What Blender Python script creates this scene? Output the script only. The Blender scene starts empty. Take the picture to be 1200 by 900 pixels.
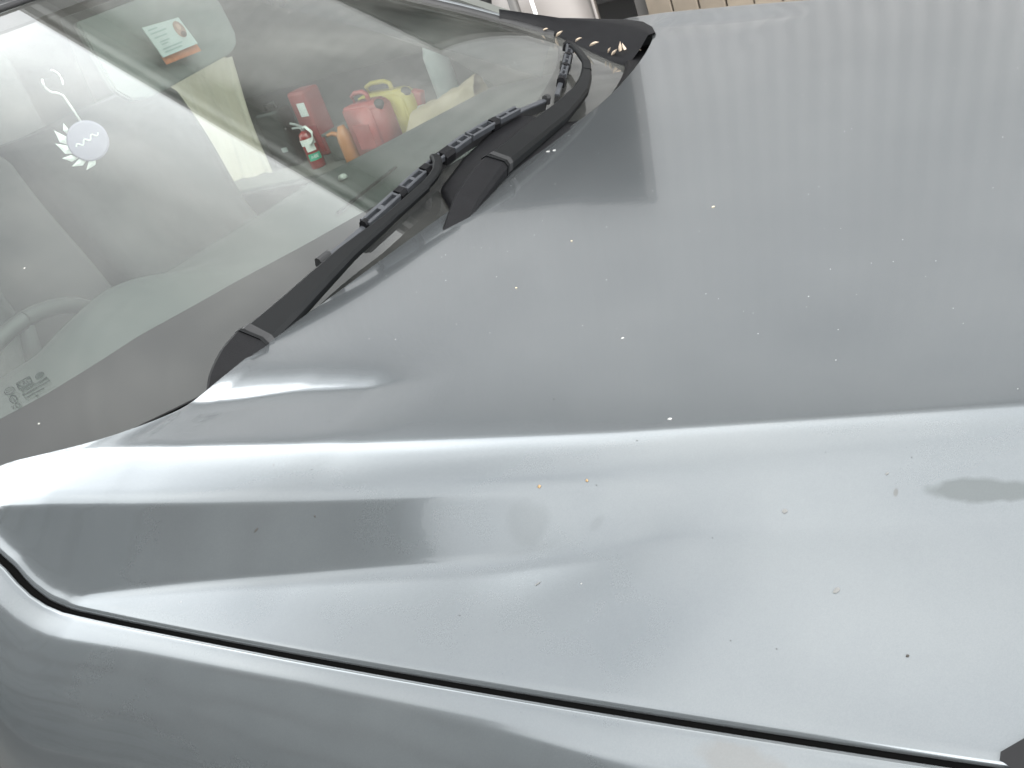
import bpy, bmesh, math, random
import numpy as np
from mathutils import Vector, Matrix
R = math.radians
sc = bpy.context.scene
COL = sc.collection

# ---------------------------------------------------------------- camera
cam_d = bpy.data.cameras.new("camera")
cam = bpy.data.objects.new("camera", cam_d)
COL.objects.link(cam)
cam.matrix_world = Matrix(((0.81709, 0.02535, 0.57595, 0.902),
                           (0.47707, 0.53116, -0.70019, -1.239),
                           (-0.32368, 0.84689, 0.42191, 1.315),
                           (0, 0, 0, 1)))
cam_d.sensor_width = 36
cam_d.lens = 37.5
cam_d.clip_start = .02
cam_d.clip_end = 3000
sc.camera = cam

# ---------------------------------------------------------------- sky, sun, exposure
SUN_EL, SUN_DIR = R(55), Vector((.86, -.50, 0)).normalized()      # direction towards the sun, in plan
world = bpy.data.worlds.new("World")
sc.world = world
world.use_nodes = True
nt = world.node_tree
nt.nodes.clear()
N = nt.nodes.new
L = nt.links.new
sky = N('ShaderNodeTexSky')
sky.sky_type = 'NISHITA'
sky.sun_disc = False
sky.sun_elevation = SUN_EL
sky.sun_rotation = math.atan2(SUN_DIR.x, SUN_DIR.y)
sky.dust_density = 3.0
tc = N('ShaderNodeTexCoord')
mp = N('ShaderNodeMapping')
mp.inputs['Scale'].default_value = (1.0, 1.0, 1.7)
L(tc.outputs['Generated'], mp.inputs['Vector'])
no = N('ShaderNodeTexNoise')
no.inputs['Scale'].default_value = 2.3
no.inputs['Detail'].default_value = 5
no.inputs['Roughness'].default_value = .5
L(mp.outputs['Vector'], no.inputs['Vector'])
cr = N('ShaderNodeValToRGB')
cr.color_ramp.elements[0].position = .22
cr.color_ramp.elements[0].color = (.72, .72, .72, 1)
cr.color_ramp.elements[1].position = .60
cr.color_ramp.elements[1].color = (1, 1, 1, 1)
L(no.outputs['Fac'], cr.inputs['Fac'])
no2 = N('ShaderNodeTexNoise')
no2.inputs['Scale'].default_value = 3.4
no2.inputs['Detail'].default_value = 6
L(mp.outputs['Vector'], no2.inputs['Vector'])
cb = N('ShaderNodeValToRGB')                                     # cloud brightness, thin and thick cloud
cb.color_ramp.elements[0].position = .33
cb.color_ramp.elements[0].color = (5.0, 5.2, 5.3, 1)
cb.color_ramp.elements[1].position = .68
cb.color_ramp.elements[1].color = (8.6, 8.75, 8.7, 1)
L(no2.outputs['Fac'], cb.inputs['Fac'])
mx = N('ShaderNodeMix')
mx.data_type = 'RGBA'
L(cr.outputs['Color'], mx.inputs[0])
L(sky.outputs['Color'], mx.inputs[6])
L(cb.outputs['Color'], mx.inputs[7])
bg = N('ShaderNodeBackground')
bg.inputs['Strength'].default_value = .15
# thin cloud scatters more light on the sun's side of the sky
dt = N('ShaderNodeVectorMath')
dt.operation = 'DOT_PRODUCT'
L(tc.outputs['Generated'], dt.inputs[0])
dt.inputs[1].default_value = (SUN_DIR.x * math.cos(SUN_EL), SUN_DIR.y * math.cos(SUN_EL), math.sin(SUN_EL))
pw = N('ShaderNodeMath')
pw.operation = 'POWER'
pw.inputs[1].default_value = 4
mxm = N('ShaderNodeMath')
mxm.operation = 'MAXIMUM'
mxm.inputs[1].default_value = 0
L(dt.outputs['Value'], mxm.inputs[0])
L(mxm.outputs[0], pw.inputs[0])
ga = N('ShaderNodeMath')
ga.operation = 'MULTIPLY_ADD'
ga.inputs[1].default_value = .15
ga.inputs[2].default_value = 1.0
L(pw.outputs[0], ga.inputs[0])
sx = N('ShaderNodeSeparateXYZ')                                  # thinner cloud overhead than towards the horizon
L(tc.outputs['Generated'], sx.inputs[0])
zr = N('ShaderNodeMapRange')
zr.inputs[1].default_value = .64
zr.inputs[2].default_value = .86
zr.inputs[3].default_value = 2.0
zr.inputs[4].default_value = .70
L(sx.outputs['Z'], zr.inputs[0])
gz_ = N('ShaderNodeMath')
gz_.operation = 'MULTIPLY'
L(ga.outputs[0], gz_.inputs[0])
L(zr.outputs[0], gz_.inputs[1])
gm = N('ShaderNodeVectorMath')
gm.operation = 'SCALE'
L(mx.outputs[2], gm.inputs[0])
L(gz_.outputs[0], gm.inputs[3])
L(gm.outputs[0], bg.inputs['Color'])
wo = N('ShaderNodeOutputWorld')
L(bg.outputs['Background'], wo.inputs['Surface'])

sun_d = bpy.data.lights.new("sun", 'SUN')
sun_d.energy = .7
sun_d.angle = R(12)
sun_d.color = (1, .96, .90)
sun = bpy.data.objects.new("sun", sun_d)
COL.objects.link(sun)
to_sun = Vector((SUN_DIR.x * math.cos(SUN_EL), SUN_DIR.y * math.cos(SUN_EL), math.sin(SUN_EL)))
sun.rotation_euler = to_sun.to_track_quat('Z', 'Y').to_euler()

vs = sc.view_settings
vs.view_transform = 'Standard'
vs.look = 'None'
vs.gamma = 1
vs.use_curve_mapping = False
vs.exposure = 1.30
sc.cycles.max_bounces = 10
sc.cycles.transparent_max_bounces = 24
sc.cycles.glossy_bounces = 6
sc.cycles.sample_clamp_indirect = 6

# ---------------------------------------------------------------- helpers
def tag(o, label=None, cat=None, group=None, kind=None):
    if label: o['label'] = label
    if cat: o['category'] = cat
    if group: o['group'] = group
    if kind: o['kind'] = kind
    return o

def empty(name, loc, label=None, cat=None, group=None):
    o = bpy.data.objects.new(name, None)
    COL.objects.link(o)
    o.location = loc
    o.empty_display_size = .05
    return tag(o, label, cat, group)

def mesh(name, verts, faces, m, parent=None, smooth=True):
    me = bpy.data.meshes.new(name)
    me.from_pydata([tuple(map(float, v)) for v in verts], [], faces)
    me.materials.append(m)
    if smooth:
        for p in me.polygons: p.use_smooth = True
    me.update()
    o = bpy.data.objects.new(name, me)
    COL.objects.link(o)
    if parent:
        o.parent = parent
        o.matrix_parent_inverse = Matrix.Translation(-parent.location) if parent.type == 'EMPTY' and not parent.parent else Matrix()
    return o

def bobj(name, bm, m, parent=None, smooth=False):
    bmesh.ops.recalc_face_normals(bm, faces=bm.faces)
    me = bpy.data.meshes.new(name)
    bm.to_mesh(me)
    bm.free()
    for mm in (m if isinstance(m, (list, tuple)) else [m]): me.materials.append(mm)
    if smooth:
        for p in me.polygons: p.use_smooth = True
    o = bpy.data.objects.new(name, me)
    COL.objects.link(o)
    if parent:
        o.parent = parent
        o.matrix_parent_inverse = Matrix.Translation(-parent.location) if parent.type == 'EMPTY' and not parent.parent else Matrix()
    return o

def box(bm, c, s, rot=None, bevel=0):
    """a box of size s centred on c, turned by the 3x3 matrix rot"""
    M = Matrix.Translation(Vector(c)) @ (rot.to_4x4() if rot else Matrix()) @ Matrix.Diagonal((s[0], s[1], s[2], 1))
    r = bmesh.ops.create_cube(bm, size=1, matrix=M)
    if bevel:
        es = list({e for v in r['verts'] for e in v.link_edges})
        bmesh.ops.bevel(bm, geom=es, offset=bevel, segments=2, affect='EDGES', profile=.5)

def tube(bm, pts, rad, seg=8, cap=True):
    """a round tube along pts; rad one number or one for each point"""
    pts = [Vector(p) for p in pts]
    rings = []
    up = Vector((0, 0, 1))
    for i, p in enumerate(pts):
        t = (pts[min(i + 1, len(pts) - 1)] - pts[max(i - 1, 0)]).normalized()
        a = t.cross(up)
        if a.length < 1e-3: a = t.cross(Vector((1, 0, 0)))
        a.normalize()
        b = t.cross(a)
        q = rad[i] if isinstance(rad, (list, tuple)) else rad
        rings.append([bm.verts.new(p + q * (math.cos(k * 2 * math.pi / seg) * a + math.sin(k * 2 * math.pi / seg) * b)) for k in range(seg)])
    for i in range(len(rings) - 1):
        for k in range(seg):
            bm.faces.new((rings[i][k], rings[i][(k + 1) % seg], rings[i + 1][(k + 1) % seg], rings[i + 1][k]))
    if cap:
        bm.faces.new(rings[0][::-1])
        bm.faces.new(rings[-1])

def lathe(bm, prof, M, seg=20):
    """profile of (radius, height) pairs turned about z, then moved by M"""
    rings = []
    for r_, h in prof:
        rings.append([bm.verts.new(M @ Vector((max(r_, 1e-4) * math.cos(k * 2 * math.pi / seg), max(r_, 1e-4) * math.sin(k * 2 * math.pi / seg), h))) for k in range(seg)])
    for i in range(len(rings) - 1):
        for k in range(seg):
            bm.faces.new((rings[i][k], rings[i][(k + 1) % seg], rings[i + 1][(k + 1) % seg], rings[i + 1][k]))
    bm.faces.new(rings[0][::-1])
    bm.faces.new(rings[-1])

def grid(P):
    """rows of points -> verts, faces"""
    n, m = len(P), len(P[0])
    return [p for row in P for p in row], [(i * m + j, i * m + j + 1, (i + 1) * m + j + 1, (i + 1) * m + j) for i in range(n - 1) for j in range(m - 1)]

# ---------------------------------------------------------------- materials
def mat(name, color, rough=.5, metal=0, coat=0, spec=.5, noise=0, nscale=20, bump=0, bscale=200, trans=0, coat_rough=.03):
    m = bpy.data.materials.new(name)
    m.use_nodes = True
    t = m.node_tree
    b = t.nodes['Principled BSDF']
    b.inputs['Base Color'].default_value = (*color, 1)
    b.inputs['Roughness'].default_value = rough
    b.inputs['Metallic'].default_value = metal
    b.inputs['Coat Weight'].default_value = coat
    b.inputs['Coat Roughness'].default_value = coat_rough
    b.inputs['Specular IOR Level'].default_value = spec
    tcn = t.nodes.new('ShaderNodeTexCoord')
    if noise:
        n_ = t.nodes.new('ShaderNodeTexNoise')
        n_.inputs['Scale'].default_value = nscale
        n_.inputs['Detail'].default_value = 6
        t.links.new(tcn.outputs['Object'], n_.inputs['Vector'])
        h = t.nodes.new('ShaderNodeMix')
        h.data_type = 'RGBA'
        h.inputs[6].default_value = (*[v * (1 - noise) for v in color], 1)
        h.inputs[7].default_value = (*[min(1, v * (1 + noise)) for v in color], 1)
        t.links.new(n_.outputs['Fac'], h.inputs[0])
        t.links.new(h.outputs[2], b.inputs['Base Color'])
    if bump:
        n2 = t.nodes.new('ShaderNodeTexNoise')
        n2.inputs['Scale'].default_value = bscale
        n2.inputs['Detail'].default_value = 3
        t.links.new(tcn.outputs['Object'], n2.inputs['Vector'])
        bu = t.nodes.new('ShaderNodeBump')
        bu.inputs['Strength'].default_value = bump
        bu.inputs['Distance'].default_value = .002
        t.links.new(n2.outputs['Fac'], bu.inputs['Height'])
        t.links.new(bu.outputs['Normal'], b.inputs['Normal'])
    return m

BLOTCHES = [(.7456, -.6274, .038, .010, 15, (.10, .11, .105), .5), (.437, -.716, .020, .016, 15, (.14, .15, .15), .2), (.492, -.706, .008, .005, 50, (.14, .15, .15), .2), (.640, -.845, .030, .012, 0, (.20, .17, .14), .25), (.694, -.641, .002, .004, 0, (.12, .10, .08), .4)]
def paint_material():
    """silver grey metallic clear-coat paint with a thin film of dust and water marks"""
    m = mat("silver_paint", (.208, .225, .236), .16, .70, coat=1.0, coat_rough=.03)
    t = m.node_tree
    b = t.nodes['Principled BSDF']
    n, l = t.nodes.new, t.links.new
    tcn = n('ShaderNodeTexCoord')
    fl = n('ShaderNodeTexVoronoi')                       # metal flake
    fl.inputs['Scale'].default_value = 1500
    l(tcn.outputs['Object'], fl.inputs['Vector'])
    hs = n('ShaderNodeMix'); hs.data_type = 'RGBA'
    hs.inputs[6].default_value = (.196, .213, .224, 1)
    hs.inputs[7].default_value = (.220, .237, .248, 1)
    l(fl.outputs['Color'], hs.inputs[0])
    # dust film: faint cloudy veil and fine specks
    d1 = n('ShaderNodeTexNoise'); d1.inputs['Scale'].default_value = 5; d1.inputs['Detail'].default_value = 8; d1.inputs['Roughness'].default_value = .65
    l(tcn.outputs['Object'], d1.inputs['Vector'])
    r1 = n('ShaderNodeMapRange'); r1.inputs[1].default_value = .35; r1.inputs[2].default_value = .75; r1.inputs[3].default_value = .0; r1.inputs[4].default_value = .07
    l(d1.outputs['Fac'], r1.inputs[0])
    vo = n('ShaderNodeTexVoronoi'); vo.inputs['Scale'].default_value = 26
    l(tcn.outputs['Object'], vo.inputs['Vector'])
    sp = n('ShaderNodeMapRange'); sp.inputs[1].default_value = .010; sp.inputs[2].default_value = .022; sp.inputs[3].default_value = .6; sp.inputs[4].default_value = 0
    l(vo.outputs['Distance'], sp.inputs[0])
    wn = n('ShaderNodeSeparateColor'); l(vo.outputs['Color'], wn.inputs[0])
    gt = n('ShaderNodeMath'); gt.operation = 'GREATER_THAN'; gt.inputs[1].default_value = .72
    l(wn.outputs[0], gt.inputs[0])
    mu = n('ShaderNodeMath'); mu.operation = 'MULTIPLY'; l(sp.outputs[0], mu.inputs[0]); l(gt.outputs[0], mu.inputs[1])
    ad = n('ShaderNodeMath'); ad.operation = 'ADD'; ad.use_clamp = True; l(r1.outputs[0], ad.inputs[0]); l(mu.outputs[0], ad.inputs[1])
    du = n('ShaderNodeMix'); du.data_type = 'RGBA'
    l(ad.outputs[0], du.inputs[0]); l(hs.outputs[2], du.inputs[6]); du.inputs[7].default_value = (.40, .39, .36, 1)
    last = du.outputs[2]
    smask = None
    for (sx, sy, rx, ry, ang, col, stg) in BLOTCHES:               # darker blotches of set shape, the brown one a stain
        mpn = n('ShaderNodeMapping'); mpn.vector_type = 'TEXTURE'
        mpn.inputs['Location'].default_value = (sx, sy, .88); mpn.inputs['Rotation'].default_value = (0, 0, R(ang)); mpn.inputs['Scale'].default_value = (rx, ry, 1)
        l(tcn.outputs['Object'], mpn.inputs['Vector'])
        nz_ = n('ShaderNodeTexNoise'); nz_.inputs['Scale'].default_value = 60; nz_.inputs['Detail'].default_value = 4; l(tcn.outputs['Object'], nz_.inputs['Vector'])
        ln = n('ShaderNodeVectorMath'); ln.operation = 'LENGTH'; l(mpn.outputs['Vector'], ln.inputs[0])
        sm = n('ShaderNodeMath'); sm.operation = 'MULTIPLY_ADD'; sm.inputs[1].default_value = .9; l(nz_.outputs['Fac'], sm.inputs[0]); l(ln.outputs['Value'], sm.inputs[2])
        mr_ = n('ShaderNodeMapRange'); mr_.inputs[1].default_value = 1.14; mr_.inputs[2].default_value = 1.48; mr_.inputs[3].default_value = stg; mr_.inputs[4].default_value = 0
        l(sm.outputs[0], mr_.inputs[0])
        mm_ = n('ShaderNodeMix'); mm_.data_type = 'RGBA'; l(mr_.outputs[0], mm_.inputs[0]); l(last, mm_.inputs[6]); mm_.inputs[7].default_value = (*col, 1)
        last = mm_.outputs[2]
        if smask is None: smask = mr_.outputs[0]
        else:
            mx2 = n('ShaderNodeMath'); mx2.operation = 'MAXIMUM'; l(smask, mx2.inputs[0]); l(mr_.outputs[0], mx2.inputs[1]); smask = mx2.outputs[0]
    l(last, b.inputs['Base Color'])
    me_ = n('ShaderNodeMath'); me_.operation = 'MULTIPLY_ADD'; me_.inputs[1].default_value = -.70; me_.inputs[2].default_value = .70; l(ad.outputs[0], me_.inputs[0])
    l(me_.outputs[0], b.inputs['Metallic'])
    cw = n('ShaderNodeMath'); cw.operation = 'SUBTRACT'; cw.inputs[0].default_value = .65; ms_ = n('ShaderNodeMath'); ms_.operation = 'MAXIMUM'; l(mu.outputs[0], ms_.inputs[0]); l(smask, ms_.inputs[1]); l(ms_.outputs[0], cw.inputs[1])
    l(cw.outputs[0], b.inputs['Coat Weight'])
    # very slight orange peel in the clear coat
    op = n('ShaderNodeTexNoise'); op.inputs['Scale'].default_value = 160; op.inputs['Detail'].default_value = 2
    l(tcn.outputs['Object'], op.inputs['Vector'])
    bu = n('ShaderNodeBump'); bu.inputs['Strength'].default_value = .02; bu.inputs['Distance'].default_value = .001
    l(op.outputs['Fac'], bu.inputs['Height'])
    l(bu.outputs['Normal'], b.inputs['Coat Normal'])
    return m

def glass_sheet(name, tint, dust=0.0, ior=1.52):
    """one face of a glass pane: clear, with a Fresnel reflection"""
    m = bpy.data.materials.new(name)
    m.use_nodes = True
    t = m.node_tree
    t.nodes.clear()
    n, l = t.nodes.new, t.links.new
    tr = n('ShaderNodeBsdfTransparent'); tr.inputs['Color'].default_value = (*tint, 1)
    gl = n('ShaderNodeBsdfGlossy'); gl.inputs['Roughness'].default_value = .0; gl.inputs['Color'].default_value = (1, 1, 1, 1)
    fr = n('ShaderNodeFresnel')
    ge = n('ShaderNodeNewGeometry'); io = n('ShaderNodeMapRange')     # same reflectance from either side of the sheet
    io.inputs[3].default_value = ior; io.inputs[4].default_value = 1 / ior
    l(ge.outputs['Backfacing'], io.inputs[0]); l(io.outputs[0], fr.inputs['IOR'])
    mi = n('ShaderNodeMixShader')
    l(fr.outputs[0], mi.inputs[0]); l(tr.outputs[0], mi.inputs[1]); l(gl.outputs[0], mi.inputs[2])
    out = n('ShaderNodeOutputMaterial')
    if dust:
        tcn = n('ShaderNodeTexCoord')
        vo = n('ShaderNodeTexVoronoi'); vo.inputs['Scale'].default_value = 22
        l(tcn.outputs['Object'], vo.inputs['Vector'])
        sp = n('ShaderNodeMapRange'); sp.inputs[1].default_value = .012; sp.inputs[2].default_value = .04; sp.inputs[3].default_value = .8; sp.inputs[4].default_value = 0
        l(vo.outputs['Distance'], sp.inputs[0])
        wn = n('ShaderNodeSeparateColor'); l(vo.outputs['Color'], wn.inputs[0])
        gt = n('ShaderNodeMath'); gt.operation = 'GREATER_THAN'; gt.inputs[1].default_value = .55
        l(wn.outputs[0], gt.inputs[0])
        mu = n('ShaderNodeMath'); mu.operation = 'MULTIPLY'; l(sp.outputs[0], mu.inputs[0]); l(gt.outputs[0], mu.inputs[1])
        nz = n('ShaderNodeTexNoise'); nz.inputs['Scale'].default_value = 7; nz.inputs['Detail'].default_value = 8
        l(tcn.outputs['Object'], nz.inputs['Vector'])
        rr = n('ShaderNodeMapRange'); rr.inputs[1].default_value = .35; rr.inputs[2].default_value = .8; rr.inputs[3].default_value = dust * .4; rr.inputs[4].default_value = dust * 1.6
        l(nz.outputs['Fac'], rr.inputs[0])
        # the swept arc of the driver's blade is cleaner, with faint circular streaks
        dv = n('ShaderNodeVectorMath'); dv.operation = 'DISTANCE'; dv.inputs[1].default_value = (.0, -.53, .95); l(tcn.outputs['Object'], dv.inputs[0])
        dm = n('ShaderNodeMapRange'); dm.inputs[1].default_value = .60; dm.inputs[2].default_value = .63; dm.inputs[3].default_value = .62; dm.inputs[4].default_value = 1.15
        l(dv.outputs['Value'], dm.inputs[0])
        st_ = n('ShaderNodeTexNoise'); st_.noise_dimensions = '1D'; st_.inputs['Scale'].default_value = 70; st_.inputs['Detail'].default_value = 3; l(dv.outputs['Value'], st_.inputs['W'])
        s2 = n('ShaderNodeMapRange'); s2.inputs[1].default_value = .3; s2.inputs[2].default_value = .7; s2.inputs[3].default_value = .9; s2.inputs[4].default_value = 1.12; l(st_.outputs['Fac'], s2.inputs[0])
        m3 = n('ShaderNodeMath'); m3.operation = 'MULTIPLY'; l(dm.outputs[0], m3.inputs[0]); l(s2.outputs[0], m3.inputs[1])
        m4 = n('ShaderNodeMath'); m4.operation = 'MULTIPLY'; l(m3.outputs[0], m4.inputs[0]); l(rr.outputs[0], m4.inputs[1])
        ad = n('ShaderNodeMath'); ad.operation = 'MAXIMUM'; l(mu.outputs[0], ad.inputs[0]); l(m4.outputs[0], ad.inputs[1])
        df = n('ShaderNodeBsdfDiffuse'); df.inputs['Color'].default_value = (.50, .50, .46, 1)
        m2 = n('ShaderNodeMixShader')
        l(ad.outputs[0], m2.inputs[0]); l(mi.outputs[0], m2.inputs[1]); l(df.outputs[0], m2.inputs[2])
        l(m2.outputs[0], out.inputs['Surface'])
    else:
        l(mi.outputs[0], out.inputs['Surface'])
    return m

def net_material():
    """cloth of the added sail: dark cells and cords stretched to suit their reflection"""
    m = mat("unseen_sail_cloth", (.10, .12, .12), .9)
    t = m.node_tree
    b = t.nodes['Principled BSDF']
    n, l = t.nodes.new, t.links.new
    tcn = n('ShaderNodeTexCoord')
    nz = n('ShaderNodeTexNoise'); nz.inputs['Scale'].default_value = 1.1; nz.inputs['Detail'].default_value = 2
    l(tcn.outputs['Object'], nz.inputs['Vector'])
    sc_ = n('ShaderNodeVectorMath'); sc_.operation = 'SCALE'; sc_.inputs[3].default_value = .16
    l(nz.outputs['Color'], sc_.inputs[0])
    av = n('ShaderNodeVectorMath'); av.operation = 'ADD'; l(tcn.outputs['Object'], av.inputs[0]); l(sc_.outputs[0], av.inputs[1])
    br = n('ShaderNodeTexVoronoi'); br.feature = 'DISTANCE_TO_EDGE'; br.inputs['Scale'].default_value = 1.0; br.inputs['Randomness'].default_value = .65
    an = n('ShaderNodeMapping'); an.inputs['Scale'].default_value = (4.5, .9, .9); l(av.outputs[0], an.inputs['Vector'])
    l(an.outputs['Vector'], br.inputs['Vector'])
    mr = n('ShaderNodeMapRange'); mr.inputs[1].default_value = .05; mr.inputs[2].default_value = .12
    l(br.outputs['Distance'], mr.inputs[0])
    mx_ = n('ShaderNodeMix'); mx_.data_type = 'RGBA'
    mx_.inputs[6].default_value = (.002, .003, .004, 1); mx_.inputs[7].default_value = (.14, .165, .17, 1)
    l(mr.outputs[0], mx_.inputs[0]); l(mx_.outputs[2], b.inputs['Base Color'])
    tl = n('ShaderNodeBsdfTranslucent'); l(mx_.outputs[2], tl.inputs['Color'])
    ms = n('ShaderNodeMixShader'); ms.inputs[0].default_value = .2
    l(b.outputs[0], ms.inputs[1]); l(tl.outputs[0], ms.inputs[2])
    l(ms.outputs[0], t.nodes['Material Output'].inputs['Surface'])
    return m

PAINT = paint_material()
GLASS_OUT = glass_sheet("windscreen_outer_face", (.97, .99, .975), .070, 1.6)
GLASS_IN = glass_sheet("windscreen_inner_face", (.84, .90, .87), 0, 1.6)
FRIT = mat("ceramic_frit", (.012, .012, .013), .55, spec=.2)
RUBBER = mat("black_rubber", (.018, .018, .019), .55, bump=.1, bscale=400)
PLASTIC = mat("black_trim_plastic", (.007, .007, .008), .5, spec=.15, noise=.25, nscale=60, bump=.25, bscale=900)
ARMPAINT = mat("satin_black_metal", (.006, .0065, .007), .45, spec=.16, noise=.2, nscale=40)
BLADE = mat("weathered_blade_plastic", (.045, .048, .054), .4, noise=.3, nscale=70)
DARK = mat("underbonnet_black", (.006, .006, .006), .8)
DASH = mat("dash_vinyl", (.036, .043, .039), .65, noise=.1, nscale=30)
TRIM = mat("pale_trim_plastic", (.26, .27, .25), .6, noise=.1, nscale=12)
CLOTH = mat("seat_cloth", (.045, .047, .045), .9, noise=.4, nscale=120)

# ---------------------------------------------------------------- the place around the car
EAVE = 4.44                                                     # underside of the eave
ZO = .95                                                        # height of the bonnet's rear edge
GROUND = mat("old_concrete", (.17, .165, .155), .9, noise=.3, nscale=1.2, bump=.4, bscale=30)
mesh("ground", [(-400, -400, 0), (400, -400, 0), (400, 400, 0), (-400, 400, 0)], [(0, 1, 2, 3)], GROUND)['kind'] = 'structure'

BOARD = [mat("sunbleached_board", (.26, .215, .165), .8, noise=.35, nscale=9), mat("sunbleached_board_b", (.225, .187, .145), .8, noise=.35, nscale=9)]
IRON = mat("corrugated_sheet", (.245, .24, .238), .55, noise=.25, nscale=2.5)
STEEL = mat("painted_steel", (.16, .16, .155), .5, noise=.2, nscale=8)
STEEL_DARK = mat("dark_steel", (.09, .085, .08), .5)
DARKWALL = mat("dark_shed_lining", (.10, .095, .09), .9)

WY = 3.0
shed = empty("shed", (0, WY, 0), "long shed with pale vertical boards beside a dark open doorway, across from the car", "shed")
rng = random.Random(4)
# boards beside the doorway
b0 = bmesh.new(); box(b0, (0, 0, 0), (.107, .028, 1.04), bevel=.004)
bo = bobj("board", b0, BOARD[0], shed)
bme = [bo.data, bo.data.copy()]
bme[1].materials[0] = BOARD[1]
x = -1.17 + .055
k = 0
while x < 4.2:
    o = bo if k == 0 else bo.copy()
    if k: COL.objects.link(o)
    o.data = bme[rng.random() < .4]
    o.parent = shed
    o.matrix_parent_inverse = Matrix()
    o.location = (x, .01 + rng.uniform(-.004, .004), .52)
    x += .114
    k += 1
def corrugated(name, x0, x1, z0, z1, y, m, parent, pitch=.09, amp=.005):
    n = int((x1 - x0) / pitch * 6)
    P = [[(x0 + (x1 - x0) * i / n, y + amp * math.sin(2 * math.pi * i / 6), z) for i in range(n + 1)] for z in (z0, z1)]
    v, f = grid(P)
    return mesh(name, v, f, m, parent)
corrugated("wall_cladding", -9.0, -1.17, 2.48, EAVE, WY, IRON, shed)
corrugated("wall_cladding", -1.17, 4.3, 1.03, EAVE, WY, IRON, shed)
bm = bmesh.new(); box(bm, (-2.35, WY - .28, EAVE + .03), (13.4, .10, .11), bevel=.02)
bobj("gutter", bm, STEEL, shed)
bm = bmesh.new(); box(bm, (-2.35, WY - .11, EAVE + .02), (13.4, .25, .02)); bobj("soffit", bm, mat("dark_soffit", (.05, .05, .05), .8), shed)
bm = bmesh.new(); box(bm, (-5.05, WY + .05, 2.515), (7.7, .06, .08)); bobj("door_lintel", bm, STEEL_DARK, shed)
bm = bmesh.new(); box(bm, (-1.205, WY + .06, 1.24), (.05, .08, 2.48)); bobj("door_jamb", bm, DARKWALL, shed)
bm = bmesh.new(); box(bm, (-2.4, WY + 4, 2.3), (13.2, .1, 4.6)); box(bm, (-9.05, WY + 2, 2.3), (.1, 4, 4.6)); box(bm, (4.3, WY + 2, 2.3), (.1, 3.9, 4.6)); bobj("lining", bm, DARKWALL, shed)
bm = bmesh.new(); box(bm, (-2.4, WY + 1.9, EAVE + .17), (13.5, 4.5, .05)); bobj("roof", bm, IRON, shed)
bm = bmesh.new(); box(bm, (-5.2, WY + 2.05, .01), (7.7, 3.9, .02)); bobj("shed_floor", bm, DARKWALL, shed)

# unseen dark sail, added behind the camera for the near paint to mirror
sail = empty("unseen_sail", (-3, -3, 2.9), "unseen dark net sail added beside the car for its reflection in the paint", "shade sail")
SP = [(-14, -1.38), (-.25, -1.38), (-.25, -1.62), (.75, -2.15), (1.8, -8.2), (-14, -8.2)]
SAIL = net_material()
bm = bmesh.new()
vv = [bm.verts.new((px, py, 2.9 - .42 * (-1.38 - py))) for px, py in SP]
bm.faces.new(vv)
bobj("cloth", bm, SAIL, sail)

# ---------------------------------------------------------------- the car
car = empty("car", (0, 0, 0), "silver grey car with dusty bonnet and wipers parked on a bright windscreen", "car")
# plan curves of the bonnet (distance from the centre line as polynomials of x): crest, shoulder, foot of the shoulder, shut line
PC = {'A': [-0.0683, -0.1703, 0.7363], 'B': [-0.0779, -0.195, 0.7906], 'C': [-0.0182, -0.2713, 0.8646], 'D': [-0.0657, -0.033, 0.8663]}
def zlong(x): return ZO - .06 * x - .03 * x * x
def feats(x):
    yA, yB, yC, yD = [np.polyval(PC[k], x) for k in 'ABCD']
    if x < .03: yD -= float(np.interp(x, [-.3, -.2, -.15, -.087, -.07, -.055, -.04, -.025, 0, .03], [.115, .065, .045, .0245, .020, .0165, .011, .0065, .0015, 0]))
    yB = min(yB, yD - .03); yC = max(min(yC, yD - .010), yB + .02); yA = min(yA, yB - .04)
    return yA, yB, yC, yD
def ramp(y, y0, y1, fall):                                       # rises from y0 to y1, then drops sharply
    return np.clip((y - y0) / np.maximum(y1 - y0, .004), 0, 1) ** 1.1 * np.clip(1 - (y - y1) / fall, 0, 1)
def ramp(y, y0, y1, fall):                                       # rises from y0 to y1, then drops sharply
    return np.clip((y - y0) / np.maximum(y1 - y0, .004), 0, 1) ** 1.1 * np.clip(1 - (y - y1) / fall, 0, 1)
def wedge(x, y, yA):                                              # two low creases that die out away from the rear edge
    yl = np.interp(x, [.0, .011, .0466, .074, .119, .169, .21, .241, .30], [.636, .633, .626, .618, .603, .595, .589, .5775, .56])
    yt = np.interp(x, [.0, .007, .029, .077, .128, .173, .2275, .25, .30], [.59, .589, .5655, .551, .5405, .5405, .552, .560, .555])
    f1 = np.clip((.285 - x) / .08, 0, 1) * np.clip((x + .03) / .03, 0, 1)
    y2 = np.interp(x, [-.10, -.069, -.039, -.007, .0094, .0207, .024], [.752, .7458, .7368, .7194, .6996, .6808, .6635])
    f2 = np.clip((.030 - x) / .02, 0, 1) * np.clip((x + .12) / .07, 0, 1)
    out = 0 * y
    dy = y[1] - y[0]
    for f_, w, ye, amp in ((f1, ramp(y, yt - .05, yl, .008), yl + .008, 4.6), (f2, np.clip((y - y2 + .042) / .014, 0, 1) * np.clip(1 - (y - y2) / .012, 0, 1), y2 + .012, 0.0)):
        gap = max(yA - .010 - ye, .012)
        back = np.clip((y - ye) / (.25 * gap), 0, 1) * np.clip((ye + gap - y) / (.25 * gap), 0, 1)
        tot = back.sum()
        out = out + f_ * amp * min(1, max(0, (yA - .010 - ye) / .03)) * (w - back * min(w.sum() / max(tot, 1e-6), .9))
    return out
YT = np.linspace(0, 1.0, 2500)
_cache = {}
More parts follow.
